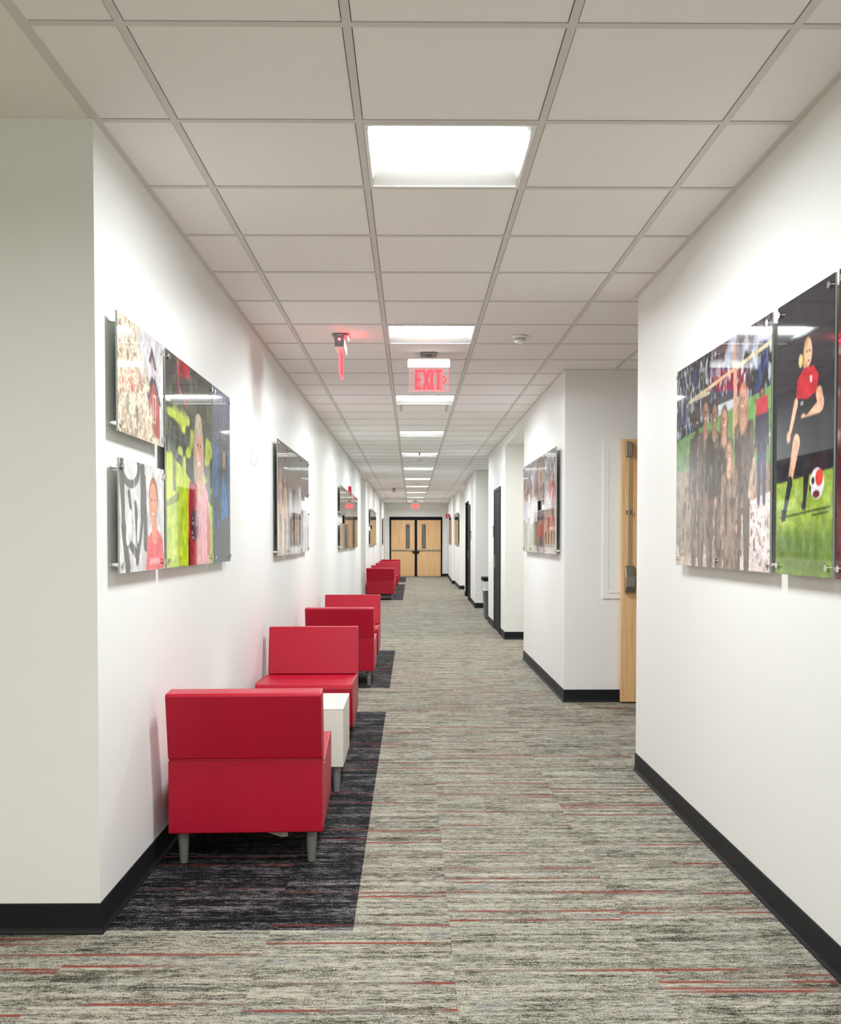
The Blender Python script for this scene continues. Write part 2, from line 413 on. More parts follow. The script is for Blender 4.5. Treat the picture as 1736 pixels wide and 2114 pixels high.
b.box(X2 - a, 1.30, 19.21, 24.0, CEIL - 0.0008, CEIL + 0.01); b.box(X2 - a, 2.7, 19.21 - a, 19.215, CEIL - 0.0007, CEIL + 0.01)
b.box(1.31 - a, 1.33, 26.7, 30.09, CEIL - 0.0008, CEIL + 0.01); b.box(1.30 - a, 1.35, 30.1, 36.5, CEIL - 0.0008, CEIL + 0.01)
b.box(-1.0, 1.35, 36.5 - a, 36.505, CEIL - 0.0006, CEIL + 0.01)
struct(b.build('trim_2', 'tee'))

# ------------------------------------------------------------------ recessed troffers
def make_troffer(label, lensmat='lens', group='recessed ceiling lights along the hall'):
    t = thing('ceiling_light', label, 'ceiling light', (0, 0, CEIL), 0, group)
    s = T / 2 - 0.0135; q = T / 2 - 0.026
    f = MB()   # painted lip
    f.box(-s, s, -s, -q, -0.002, 0.01); f.box(-s, s, q, s, -0.002, 0.01); f.box(-s, -q, -q, q, -0.002, 0.01); f.box(q, s, -q, q, -0.002, 0.01)
    f.build('frame', 'troffer', t)
    l0, l1, hh = -0.088, 0.102, 0.035
    rn = MB(); rn.add([(-q, -q, 0.0), (q, -q, 0.0), (q, l0, hh), (-q, l0, hh)], [(0, 1, 2, 3)]); rn.add([(-q, -q, 0.0), (-q, -q, .075), (q, -q, .075), (q, -q, 0)], [(0, 1, 2, 3)])
    rn.build('reflector', 'troffer', t)
    rf = MB(); rf.add([(-q, q, 0.0), (q, q, 0.0), (q, l1, hh), (-q, l1, hh)], [(0, 1, 2, 3)]); rf.add([(-q, q, 0.0), (-q, q, .075), (q, q, .075), (q, q, 0)], [(0, 1, 2, 3)])
    rf.build('reflector', 'troffer', t)
    e = MB()
    for sx in (-q, q): e.add([(sx, -q, -0.001), (sx, q, -0.001), (sx, q, 0.075), (sx, -q, 0.075)], [(0, 1, 2, 3)])
    e.add([(-q, -q, 0.076), (q, -q, 0.076), (q, q, 0.076), (-q, q, 0.076)], [(0, 1, 2, 3)])
    e.build('housing', 'troffer', t)
    ln = MB(); k = 8; vs = []
    for i in range(k + 1):
        u = i / k; y = l0 + (l1 - l0) * u; z = hh - 0.006 * math.sin(math.pi * u); vs += [(-q + .004, y, z), (q - .004, y, z)]
    ln.add(vs, [(2 * i, 2 * i + 1, 2 * i + 3, 2 * i + 2) for i in range(k)], 0, True)
    ln.build('lens', lensmat, t)
    return t
words = ['nearest of the row, its two sloped reflectors wide open to view', 'second of the row, just before the hanging exit sign',
         'third of the row, just beyond the hanging exit sign', 'fourth of the row from the viewer', 'fifth of the row, a sprinkler head before it',
         'sixth of the row from the viewer', 'seventh of the row, before the second small detector', 'eighth of the row from the viewer',
         'ninth of the row, third from the end wall', 'tenth of the row, second from the end wall', 'last of the row, next to the far double doors']
first = None; k = 0
for j in [jj for jj in range(-9, 55) if (jj - 1) % 5 == 0]:
    x0, x1, y0, y1 = cell(1, j); c = ((x0 + x1) / 2, (y0 + y1) / 2, CEIL)
    if y0 < 3: lab = 'square recessed ceiling light over the viewer, outside the photo' if y0 > 0 else 'square recessed ceiling light behind the viewer'
    else: lab = 'square recessed ceiling light, ' + words[k]; k += 1
    if first is None: first = make_troffer(lab); first.location = c
    else: dup(first, c, label=lab)
sl = make_troffer('surface-mounted ceiling light inside the side room past the right wall', 'lens_side', 'side room ceiling lights'); sl.location = (2.4, 12.0, 2.605)
dup(sl, (2.2, 25.4, CEIL - 0.085), label='surface-mounted ceiling light inside the far side lobby')
dup(sl, (-1.9, -1.6, CEIL - 0.085), label='added unseen fill light on the cross hall ceiling, behind the viewer at the left')  # this and the next three: unseen lamps added to brighten the left front wall
dup(sl, (-3.6, -0.9, CEIL - 0.085), label='added unseen fill light on the cross hall ceiling, middle of the left side')
dup(sl, (-2.3, 0.55, CEIL - 0.085), label='added unseen fill light on the cross hall ceiling, nearer the viewer')
dup(sl, (-4.9, 0.55, CEIL - 0.085), label='added unseen fill light on the cross hall ceiling, farther left')

# ceiling diffuser beyond the third light
x0, x1, y0, y1 = cell(*VENT)
t = thing('ceiling_vent', 'flat white air diffuser set in the ceiling just beyond the third light', 'ceiling vent', ((x0 + x1) / 2, (y0 + y1) / 2, CEIL))
s = T / 2 - 0.0135
b = MB(); b.box(-s, s, -s, -s + .04, 0, .01); b.box(-s, s, s - .04, s, 0, .01); b.box(-s, -s + .04, -s + .04, s - .04, 0, .01); b.box(s - .04, s, -s + .04, s - .04, 0, .01)
b.build('frame', 'troffer', t)
b = MB(); b.box(-s + .07, s - .07, -s + .07, s - .07, -0.004, 0.004); b.build('face_plate', 'tile', t)
b = MB(); b.box(-s + .03, s - .03, -s + .03, s - .03, 0.008, 0.012); b.build('back_plate', 'tee', t)

# ------------------------------------------------------------------ carpet inlays under the seating
rugs = [(3.29, 7.53, 'charcoal carpet inlay under the nearest two red chairs and white table'),
        (8.77, 11.78, 'charcoal carpet inlay under the middle pair of red chairs'),
        (21.84, 29.8, 'long charcoal carpet inlay under the far row of red chairs'),
        (31.4, 35.6, 'charcoal carpet inlay at the end of the hall before the double doors')]
for y0, y1, lab in rugs:
    b = MB(); b.box(XL + 0.014, -0.2, y0, y1, 0.0, 0.0015)
    tag(b.build('carpet_inlay', 'rug'), lab, 'carpet', 'charcoal carpet inlays along the left wall')

# ------------------------------------------------------------------ lounge chairs
def make_chair(label, group):
    t = thing('lounge_chair', label, 'chair', (0, 0, 0), 0, group)
    W = 0.311
    sp = [(.05, .136), (.74, .116), (.775, .135), (.797, .25), (.806, .35), (.802, .385), (.785, .405), (.755, .412), (.5, .402), (.188, .386), (.052, .436)]
    b = MB(); b.prism(sp, -W, W, 'x'); seat = b.build('seat', 'vinyl', t, bevel=0.006, seg=3)
    bpz = [(.050, .440), (.0, .702), (.006, .712), (.113, .716), (.121, .708), (.186, .392)]
    b = MB(); b.prism(bpz, -W, W, 'x'); back = b.build('backrest', 'vinyl', t, bevel=0.007, seg=3)
    b = MB()
    for s in (-1, 1):
        x = s * (W - 0.004)
        b.tube([(x, .050, .445), (x, .003, .700)], .0028); b.tube([(x, .115, .712), (x, .180, .40)], .0028)
    b.tube([(-W + .006, .0035, .7), (W - .006, .0035, .7)], .0028); b.tube([(-W + .006, .118, .711), (W - .006, .118, .711)], .0028)
    b.build('piping', 'piping', back)
    b = MB()
    for s in (-1, 1):
        x = s * (W - 0.004); pts = [(x, y, z + .0) for y, z in [(.19, .388), (.5, .4035), (.755, .4135), (.785, .4065), (.802, .386), (.806, .35), (.797, .25), (.776, .137)]]
        b.tube(pts, .0028)
    b.tube([(-W + .006, .0505, .437), (W - .006, .0505, .437)], .0025)
    b.build('piping', 'piping', seat)
    for sx in (-1, 1):
        for yy in (.115, .70):
            b = MB(); b.cyl((sx * .262, yy, .0), (sx * .262, yy, .135), .0165, .0235, 20); b.build('leg', 'leg', t)
    return t
G1 = 'red lounge chairs along the left wall'
YAW1 = math.radians(2.0)
chair = make_chair('red vinyl lounge chair nearest the viewer, seen from behind, paper tag hanging beneath', G1)
copies = [(-0.694, 7.00, math.pi + .008, 'red vinyl lounge chair facing the viewer, just beyond the white side table'),
          (-0.656, 8.83, .0, 'red vinyl lounge chair with its back to the viewer, near end of the middle pair'),
          (-0.665, 11.12, math.pi, 'red vinyl lounge chair facing the viewer, far end of the middle pair'),
          (-0.705, 21.80, .0, 'dark red chair with its back to the viewer, nearest of the far row'),
          (-0.705, 24.55, math.pi, 'red lounge chair facing the viewer, second of the far row'),
          (-0.685, 27.15, math.pi, 'red lounge chair facing the viewer, third of the far row'),
          (-0.685, 29.75, math.pi, 'red lounge chair facing the viewer, fourth of the far row'),
          (-0.690, 32.0, .0, 'dark red lounge chair at the far end of the row, nearest the wooden double doors')]
for x, y, rz, lab in copies: dup(chair, (x, y, 0.0015), rz, lab)
chair.location = (-0.672, 3.89, 0.0015); chair.rotation_euler = (0, 0, YAW1)
b = MB(); b.add([(0.02, .24, .135), (.15, .20, .128), (.16, .17, .085), (.135, .165, .083), (0.03, .20, .105)], [(0, 1, 2, 3, 4)])
b.add([(0.02, .243, .135), (.15, .203, .128), (.16, .173, .085), (.135, .168, .083), (0.03, .203, .105)], [(4, 3, 2, 1, 0)])
tg = b.build('care_tag', 'paper', chair); tg['label'] = 'white paper tag hanging under the seat'

t = thing('side_table', 'white laminate block side table on grey legs between the nearest two red chairs', 'side table', (-0.64, 5.36, 0.0015))
b = MB(); b.box(-.28, .28, -.262, .262, .135, .437); b.build('table_body', 'lam', t, bevel=0.003, seg=2)
b = MB(); b.box(-.281, .281, -.263, .263, .437, .443); b.build('table_top', 'lam', t, bevel=0.0015, seg=1)
for sx in (-1, 1):
    for sy in (-1, 1):
        b = MB(); b.cyl((sx * .243, sy * .222, 0), (sx * .243, sy * .222, .135), .0165, .0235, 20); b.build('leg', 'leg', t)

# ------------------------------------------------------------------ exit signs
def bar(b, x0, z0, x1, z1, w, y0, y1):
    d = Vector((x1 - x0, z1 - z0)).normalized(); n = Vector((-d.y, d.x)) * w / 2
    b.prism([(x0 + n.x, z0 + n.y), (x1 + n.x, z1 + n.y), (x1 - n.x, z1 - n.y), (x0 - n.x, z0 - n.y)], y0, y1, 'y')
def make_exit(label, loc, rz, arrow, group='hanging red exit signs'):
    """local: panel in the XZ plane, z measured down from the ceiling"""
    t = thing('exit_sign', label, 'exit sign', loc, rz, group)
    b = MB(); b.box(-.062, .062, -.055, .055, -.014, -.0015); b.build('canopy', 'greymetal', t, bevel=0.002, seg=1)
    b = MB(); b.cyl((0, -.04, -.016), (0, -.04, -.0135), .004, n=10); b.cyl((0, 0, -.03), (0, 0, -.012), .02, n=20); b.build('stem', 'greymetal', t)
    hz = []
    for i in range(9):
        a = math.pi * i / 8; hz.append((.032 * math.cos(a), -.055 + .030 * math.sin(a)))
    hz = hz + [(-.032, -.108), (.032, -.108)]
    b = MB(); b.prism(hz, -.155, .155, 'x'); b.build('housing', 'plate', t, bevel=0.003, seg=2)
    b = MB()
    for s in (-1, 1):
        b = MB(); b.box(-.1565 if s < 0 else .1552, -.1552 if s < 0 else .1565, -.031, .031, -.106, -.03); b.build('end_cap', 'greymetal', t)
    pz0, pz1 = -.277, -.108
    b = MB(); b.box(-.144, .144, -.004, .004, pz0, pz1); p = b.build('panel', 'clear', t)
    b = MB(); b.box(-.147, -.144, -.006, .006, pz0, pz1); b.box(.144, .147, -.006, .006, pz0, pz1); b.box(-.147, .147, -.006, .006, pz0 - .003, pz0)
    b.build('panel_edge', 'glow_edge', t)
    b = MB(); z0, z1 = -.268, -.118; zm = (z0 + z1) / 2
    for ya, yb in ((-.0062, -.0045), (.0045, .0062)):
        s = 1 if ya < 0 else -1
        def X_(x): return x * s
        for (xa, za, xb, zb) in ((-.093, z0, -.093, z1), (-.104, z1 - .011, -.052, z1 - .011), (-.104, zm, -.058, zm), (-.104, z0 + .011, -.052, z0 + .011),
                                 (-.040, z0, .006, z1), (-.040, z1, .006, z0), (.024, z0, .024, z1), (.070, z0, .070, z1), (.044, z1 - .011, .098, z1 - .011)):
            bar(b, X_(xa), za, X_(xb), zb, .021, ya, yb)
        if arrow and s == 1:
            bar(b, .105, zm + .03, .13, zm, .012, ya, yb); bar(b, .105, zm - .03, .13, zm, .012, ya, yb)
    b.build('lettering', 'letter', p)
    return t
make_exit('hanging clear red exit sign with arrow facing the viewer, nearer of two in the middle', (.127, 7.3, CEIL), 0.0, True)
e2 = make_exit('red exit sign seen edge-on, hanging left of the nearer exit sign', (-.478, 6.66, CEIL), math.pi / 2, False)
b = MB(); b.cyl((-.157, .0, -.058), (-.159, .0, -.058), .007, n=12); o = b.build('lamp_dot', 'led', e2); o['label'] = 'glowing red test lamp'
b = MB(); b.box(-.06, .06, -.054, -.046, -.026, -.020); b.build('led_strip', 'led', e2)
make_exit('small red exit sign hanging above the far wooden double doors', (.127, 33.6, CEIL), 0.0, True)
make_exit('small red exit sign seen edge-on, far down the hall', (-.471, 25.9, CEIL), math.pi / 2, False)

# ------------------------------------------------------------------ detectors, sprinkler, alarm, flag sign
def make_detector(label, loc, r, group=None):
    t = thing('smoke_detector', label, 'smoke detector', loc, 0, group)
    b = MB(); b.cyl((0, 0, -.016), (0, 0, 0), r * .94, r, 32); b.build('base', 'plate', t)
    b = MB(); b.cyl((0, 0, -.030), (0, 0, -.016), r * .76, r * .8, 32); b.build('vent_ring', 'dark', t)
    b = MB()
    for i in range(16):
        a = i * math.pi / 8; b.box(math.cos(a) * r * .79 - .003, math.cos(a) * r * .79 + .003, math.sin(a) * r * .79 - .003, math.sin(a) * r * .79 + .003, -.031, -.016)
    b.cyl((0, 0, -.0245), (0, 0, -.0215), r * .84, r * .84, 32); b.cyl((0, 0, -.044), (0, 0, -.030), r * .5, r * .80, 32); b.build('cap', 'plate', t)
    return t
d = make_detector('round white smoke detector on the ceiling right of the second light', (.735, 6.68, CEIL - .001), .052)
dup(d, (.134, 16.7, CEIL - .001), label='small white smoke detector between the fifth and sixth ceiling lights')
dup(d, (.134, 23.45, CEIL - .001), label='small white smoke detector beyond the seventh ceiling light')
t = thing('sprinkler_head', 'small dark sprinkler head hanging in front of the fifth ceiling light', 'sprinkler', (.123, 15.37, CEIL))
b = MB(); b.cyl((0, 0, -.006), (0, 0, -.001), .03, n=20); b.build('escutcheon', 'chrome', t)
b = MB(); b.cyl((0, 0, -.04), (0, 0, -.005), .009, n=12); b.cyl((0, 0, -.044), (0, 0, -.04), .016, n=16); b.build('nozzle', 'dark', t)
t = thing('fire_alarm_strobe', 'small red fire alarm strobe high on the left wall above the photo panels', 'fire alarm', (-1.046, 16.2, 2.155))
b = MB(); b.box(0, .048, -.055, .055, -.07, .07); b.build('housing', 'redbox', t, bevel=.004, seg=2)
b = MB(); b.box(.048, .062, -.02, .02, -.05, .05); b.build('strobe_lens', 'plate', t, bevel=.003, seg=1)
t = thing('flag_sign', 'small red flag sign with white extinguisher symbol beside the far double doors', 'sign', (1.297, 33.0, 2.16))
b = MB(); b.box(-.15, -.002, -.002, .002, -.068, .068); p = b.build('panel', 'redbox', t)
b = MB()
b.box(-.088, -.062, -.0035, -.002, -.045, .02); b.box(-.082, -.068, -.0035, -.002, .02, .034); b.box(-.092, -.066, -.0035, -.002, .034, .042); b.box(-.10, -.094, -.0035, -.002, -.01, .04); b.box(-.1, -.085, -.0035, -.002, .034, .04)
b.build('pictogram', 'plate', p)
b = MB(); b.box(-.004, .0, -.008, .008, -.068, .068); b.build('bracket', 'greymetal', t)

# wall plates
def plate(label, y, z, xw=XL, red=False):
    t = thing('wall_plate', label, 'wall plate', (xw, y, z), 0)
    b = MB(); b.box(0.0, .006, -.036, .036, -.057, .057); p = b.build('cover', 'plate', t, bevel=.0015, seg=1)
    b = MB(); b.box(.006, .0095, -.016, .016, -.032, .032); b.build('insert', 'plate', t, bevel=.001, seg=1)
    if red:
        b = MB(); b.box(.0095, .011, -.006, .006, -.018, -.008); b.build('indicator', 'redbox', t)
plate('white wall plate, nearer of the pair high on the left wall', 6.44, 1.883)
plate('white wall plate with tiny red mark, farther of the pair high on the left wall', 6.58, 1.885, red=True)
plate('white outlet plate low on the left wall behind the middle chairs', 11.7, .505)

# ------------------------------------------------------------------ doors
def dbox(name, x0, x1, y0, y1, z0, z1, mat, parent, bevel=0.0):
    b = MB(); b.box(x0, x1, y0, y1, z0, z1); return b.build(name, mat, parent, bevel=bevel, seg=1)
# far double doors
t = bpy.data.objects.new('door_1', None); COL.objects.link(t); t.location = (.155, 36.5, 0); struct(t)
b = MB(); b.box(-.976, -.925, -.03, 0, 0, 2.22); b.box(.928, .981, -.03, 0, 0, 2.22); b.box(-.976, .981, -.03, 0, 2.108, 2.22); b.build('door_frame', 'black', t, bevel=.003, seg=1)
dbox('mullion', -.046, .046, -.035, 0, 0, 2.108, 'black', t, .003)
for s in (-1, 1):
    xa, xb = (-.922, -.05) if s < 0 else (.05, .925)
    leaf = dbox('door_leaf', xa, xb, -.022, -.001, .012, 2.10, 'wood', t)
    lx = (-.372, -.232) if s < 0 else (.226, .366)
    fr = MB(); fr.box(lx[0], lx[0] + .022, -.028, -.0215, 1.045, 1.935); fr.box(lx[1] - .022, lx[1], -.028, -.0215, 1.045, 1.935); fr.box(lx[0], lx[1], -.028, -.0215, 1.913, 1.935); fr.box(lx[0], lx[1], -.028, -.0215, 1.045, 1.067)
    fo = fr.build('lite_frame', 'dark', leaf)
    dbox('glass', lx[0] + .022, lx[1] - .022, -.0245, -.0215, 1.067, 1.913, 'glass', leaf)
    ba = (-.90, -.12) if s < 0 else (.12, .90)
    b = MB(); b.box(ba[0], ba[1], -.075, -.045, .965, 1.015)
    hx = (-.155, -.065) if s < 0 else (.065, .155)
    b.box(hx[0], hx[1], -.085, -.022, .955, 1.03)
    e = ba[0] if s < 0 else ba[1]
    b.box(min(e, e - s * .05), max(e, e - s * .05), -.08, -.022, .96, 1.02); b.build('panic_bar', 'satin', leaf, bevel=.004, seg=2)
    b = MB(); c = -.085 if s < 0 else .085; b.cyl((c, -.12, .905), (c, -.022, .905), .032, .04, 16); b.box(c - .03, c + .03, -.05, -.022, .86, .95); b.build('latch', 'black', leaf)
# open wooden door in the side hall
t = bpy.data.objects.new('door_2', None); COL.objects.link(t); t.location = (1.70, 7.93, 0); struct(t)
leaf = dbox('door_leaf', 0, .914, -.022, .022, .012, 2.145, 'wood', t, .002)
dbox('door_sweep', .01, .90, -.018, .018, .002, .012, 'dark', t)
b = MB(); b.prism([(.028, 2.0), (.076, 2.0), (.082, 2.02), (.082, 2.105), (.07, 2.125), (.036, 2.125), (.024, 2.105), (.024, 2.02)], -.062, -.022, 'y'); b.build('latch_case', 'satin', leaf, bevel=.006, seg=3)
b = MB(); b.cyl((.055, -.042, 1.1), (.055, -.042, 2.01), .0065, n=14); b.build('vertical_rod', 'satin', leaf)
b = MB(); b.box(.03, .08, -.05, -.022, 1.545, 1.552); b.box(.03, .08, -.05, -.022, 1.562, 1.569); b.cyl((.055, -.042, 1.54), (.055, -.042, 1.575), .011, n=14); b.build('rod_guide', 'satin', leaf, bevel=.001, seg=1)
b = MB(); b.prism([(-.022, .9), (-.06, .905), (-.085, .95), (-.09, 1.03), (-.07, 1.08), (-.062, 1.10), (-.05, 1.122), (-.022, 1.122)], .024, .102, 'x'); pc = b.build('panic_case', 'satin', leaf, bevel=.005, seg=3)
dbox('panic_bar', .10, .85, -.085, -.045, .985, 1.045, 'satin', leaf, .006)
# black door in the right wall and its neighbour
def black_door(name, x, y0, y1, ztop):
    t = bpy.data.objects.new(name, None); COL.objects.link(t); t.location = (x, y0, 0); struct(t)
    L_ = y1 - y0
    b = MB(); b.box(-.012, 0, 0, .05, 0, ztop); b.box(-.012, 0, L_ - .05, L_, 0, ztop); b.box(-.012, 0, .05, L_ - .05, ztop - .05, ztop); b.build('door_frame', 'black', t, bevel=.002, seg=1)
    lf = dbox('door_leaf', -.006, 0, .053, L_ - .053, .01, ztop - .053, 'black', t)
    b = MB(); b.box(-.010, -.006, L_ - .16, L_ - .08, .93, 1.12); b.build('push_plate', 'satin', lf)
black_door('door_3', 1.25, 13.72, 14.76, 2.09)
black_door('door_4', 1.272, 21.22, 21.98, 2.12)
t = bpy.data.objects.new('door_5', None); COL.objects.link(t); t.location = (1.285, 22.0, 0); struct(t)
b = MB(); b.box(-.01, .10, .0, .03, 0, 2.23); b.box(-.0, .10, 1.37, 1.40, 0, 2.23); b.box(-.008, .10, .0, 1.40, 2.20, 2.23); b.build('door_frame', 'black', t)
dbox('door_leaf', .11, .13, .03, 1.37, .01, 2.20, 'plate', t)
def room_sign(label, x, y, z, h):
    t = thing('room_sign', label, 'sign', (x, y, z))
    b = MB(); b.box(-.006, 0, -.075, .075, -h / 2, h / 2); p = b.build('plate', 'greymetal', t, bevel=.001, seg=1)
    b = MB(); b.box(-.0075, -.006, -.06, .06, h / 2 - .05, h / 2 - .015); b.build('header', 'dark', p)
room_sign('small grey room sign on the wall just beyond the nearer black door', 1.25, 14.93, 1.465, .18)
room_sign('small grey room sign on the wall just before the far black door', 1.269, 20.98, 1.455, .19)

# recessed electrical panel cover behind the open door
t = thing('electrical_panel', 'white electrical panel cover on the side hall wall, half behind the open wooden door', 'electrical panel', (1.56, 7.98, 0))
b = MB(); b.prism([(0, .85), (.56, .85), (.56, 2.143), (0, 2.143)], -.012, 0, 'y'); b.build('frame', 'wall', t, bevel=.003, seg=1)
b = MB(); b.box(.05, .51, -.0175, -.013, .897, 2.096); pd = b.build('panel_door', 'wall', t, bevel=.002, seg=1)
b = MB()
for i in range(46): b.box(.0465, .0495, -.0165, -.012, .93 + i * .025, .93 + i * .025 + .012)
b.build('hinge', 'greymetal', pd)

# slim bin with clear liner in the alcove
t = thing('trash_can', 'slim grey trash can with clear liner standing in the right alcove', 'trash can', (1.405, 16.55, 0.0))
def ring(hx, hy, z): return [(-hx, -hy, z), (hx, -hy, z), (hx, hy, z), (-hx, hy, z)]
b = MB(); lv = [ring(.155, .20, 0.002), ring(.165, .21, .02), ring(.195, .25, .66)]
for a_, c_ in ((0, 1), (1, 2)): b.add(lv[a_] + lv[c_], [(i, (i + 1) % 4, 4 + (i + 1) % 4, 4 + i) for i in range(4)])
b.add(lv[0], [(0, 3, 2, 1)]); b.build('body', 'bin', t)
rr = random.Random(4); b = MB(); nn = 40; rows = []
for k_, z in enumerate((.50, .545, .59, .635, .655)):
    row = []
    for i in range(nn):
        u = i / nn * 4; sd = int(u); f = u - sd; e = .006 + rr.random() * .018 + (0.0 if k_ else .01)
        hx, hy = .188 + .0005 * k_ + e, .24 + e
        c4 = [(-hx, -hy), (hx, -hy), (hx, hy), (-hx, hy)]; p, q = c4[sd], c4[(sd + 1) % 4]
        row.append((p[0] + (q[0] - p[0]) * f, p[1] + (q[1] - p[1]) * f, z + (rr.random() - .5) * .03 * (k_ < 4)))
    rows.append(row)
b.v = [p for r_ in rows for p in r_]
for k_ in range(4):
    for i in range(nn): b.f.append((k_ * nn + i, k_ * nn + (i + 1) % nn, (k_ + 1) * nn + (i + 1) % nn, (k_ + 1) * nn + i)); b.m.append(0); b.sm.append(True)
b.build('liner', 'liner', t)
b = MB(); b.box(-.213, .213, -.265, .265, .65, .712); b.build('rim', 'black', t, bevel=.008, seg=2)

# ------------------------------------------------------------------ photo panels: prints painted as vertex colours
class Pic:
    def __init__(s, w, h, res, bg, seed=0):
        s.w, s.h = w, h; s.nx = max(6, int(w / res)); s.ny = max(6, int(h / res))
        s.U, s.V = np.meshgrid(np.linspace(0, w, s.nx + 1), np.linspace(0, h, s.ny + 1))
        s.a = np.zeros(s.U.shape + (3,)); s.a[:] = bg; s.rng = np.random.RandomState(seed); s.soft = res * 0.9
    def put(s, m, c, al=1.0):
        m = (np.clip(m, 0, 1) * al)[..., None]; c = np.asarray(c, float)
        s.a = s.a * (1 - m) + c * m
    def noise(s, cu, cv):
        gx, gy = int(s.w / cu) + 3, int(s.h / cv) + 3
        g = s.rng.rand(gy, gx); x = s.U / cu; y = s.V / cv
        xi, yi = x.astype(int), y.astype(int); fx, fy = x - xi, y - yi
        fx = fx * fx * (3 - 2 * fx); fy = fy * fy * (3 - 2 * fy)
        return (g[yi, xi] * (1 - fx) + g[yi, xi + 1] * fx) * (1 - fy) + (g[yi + 1, xi] * (1 - fx) + g[yi + 1, xi + 1] * fx) * fy
    def patch(s, c, cu, cv, thr=0.6, k=6, al=1.0, mask=None):
        m = np.clip((s.noise(cu, cv) - thr) * k, 0, 1)
        if mask is not None: m = m * mask
        s.put(m, c, al)
    def rm(s, x0, x1, y0, y1, sf=None):
        sf = sf or s.soft
        d = np.minimum(np.minimum(s.U - x0, x1 - s.U), np.minimum(s.V - y0, y1 - s.V)); return np.clip(d / sf + .5, 0, 1)
    def rect(s, x0, x1, y0, y1, c, al=1.0, sf=None): s.put(s.rm(x0, x1, y0, y1, sf), c, al)
    def em(s, cx, cy, rx, ry, rot=0.0, sf=None):
        sf = sf or s.soft
        u, v = s.U - cx, s.V - cy; c, q = math.cos(rot), math.sin(rot); uu = u * c + v * q; vv = -u * q + v * c
        d = 1 - np.sqrt((uu / rx) ** 2 + (vv / ry) ** 2); return np.clip(d * min(rx, ry) / sf + .5, 0, 1)
    def ell(s, cx, cy, rx, ry, c, rot=0.0, al=1.0, sf=None): s.put(s.em(cx, cy, rx, ry, rot, sf), c, al)
    def cap(s, x0, y0, x1, y1, r0, r1, c, al=1.0):
        dx, dy = x1 - x0, y1 - y0; t = np.clip(((s.U - x0) * dx + (s.V - y0) * dy) / (dx * dx + dy * dy + 1e-9), 0, 1)
        d = np.hypot(s.U - x0 - t * dx, s.V - y0 - t * dy); s.put((r0 + (r1 - r0) * t - d) / s.soft + .5, c, al)
    def poly(s, pts, c, al=1.0):
        n = len(pts); ins = np.zeros(s.U.shape, bool); dm = np.full(s.U.shape, 9.0)
        for i in range(n):
            (xa, ya), (xb, yb) = pts[i], pts[(i + 1) % n]
            cond = ((ya > s.V) != (yb > s.V)); ins ^= cond & (s.U < (xb - xa) * (s.V - ya) / ((yb - ya) + 1e-12) + xa)
            dx, dy = xb - xa, yb - ya; t = np.clip(((s.U - xa) * dx + (s.V - ya) * dy) / (dx * dx + dy * dy + 1e-12), 0, 1)
            dm = np.minimum(dm, np.hypot(s.U - xa - t * dx, s.V - ya - t * dy))
        s.put(np.where(ins, dm, -dm) / s.soft + .5, c, al)
    def person(s, x, y, hgt, skin, hair, top, legs, lean=0.0, armup=0, long=False, face=True):
        """x centre, y crown, hgt full height (m on the print)"""
        u = hgt / 7.5; L1 = lean * hgt
        sh = y + 1.45 * u; hip = y + 3.9 * u; ft = y + 7.4 * u
        for sg in (-1, 1):
            s.cap(x + sg * .42 * u + L1 * .5, hip, x + sg * .5 * u + L1, ft, .44 * u, .24 * u, legs)
            if armup == sg: s.cap(x + sg * .85 * u, sh + .25 * u, x + sg * .95 * u, y - 1.5 * u, .27 * u, .16 * u, skin)
            else: s.cap(x + sg * .88 * u, sh + .25 * u, x + sg * 1.1 * u, hip - .1 * u, .28 * u, .18 * u, top); s.ell(x + sg * 1.1 * u, hip + .15 * u, .17 * u, .25 * u, skin)
        s.poly([(x - .95 * u, sh + .1 * u), (x - .35 * u, sh - .15 * u), (x + .35 * u, sh - .15 * u), (x + .95 * u, sh + .1 * u), (x + .72 * u, hip + .25 * u), (x - .72 * u, hip + .25 * u)], top)
        dk_ = [v * .6 for v in top]
        for q in range(6):
            xa = x + (s.rng.rand() - .5) * 1.4 * u; ya = sh + s.rng.rand() * 2.2 * u; s.cap(xa, ya, xa + (s.rng.rand() - .5) * .4 * u, ya + .5 * u, .06 * u, .03 * u, dk_, .6)
        s.ell(x - .5 * u, (sh + hip) / 2, .3 * u, 1.1 * u, dk_, 0, .45, .3 * u)
        if long: s.ell(x, y + .95 * u, .58 * u, .95 * u, hair)
        s.cap(x, y + .9 * u, x, sh, .25 * u, .3 * u, skin)
        s.ell(x, y + .48 * u, .46 * u, .55 * u, hair); s.ell(x, y + .6 * u, .37 * u, .45 * u, skin)
        s.ell(x - .22 * u, y + .66 * u, .17 * u, .36 * u, [v * .72 for v in skin], 0, .6, .15 * u)
        if face:
            dk = [v * .35 for v in skin]
            s.ell(x - .14 * u, y + .55 * u, .06 * u, .035 * u, dk); s.ell(x + .14 * u, y + .55 * u, .06 * u, .035 * u, dk)
            s.ell(x, y + .82 * u, .12 * u, .035 * u, (225, 215, 210)); s.cap(x, y + .58 * u, x, y + .7 * u, .035 * u, .05 * u, [v * .85 for v in skin])
    def grain(s, amp):
        s.blotch(.22, .03, .035); s.blotch(.14, .012, .012)
        a = s.a; s.a = (a * 4 + np.roll(a, 1, 0) + np.roll(a, -1, 0) + np.roll(a, 1, 1) + np.roll(a, -1, 1)) / 8; s.a[0], s.a[-1], s.a[:, 0], s.a[:, -1] = a[0], a[-1], a[:, 0], a[:, -1]
        s.a = s.a * (1 + amp * (s.rng.rand(*s.U.shape)[..., None] - .5))
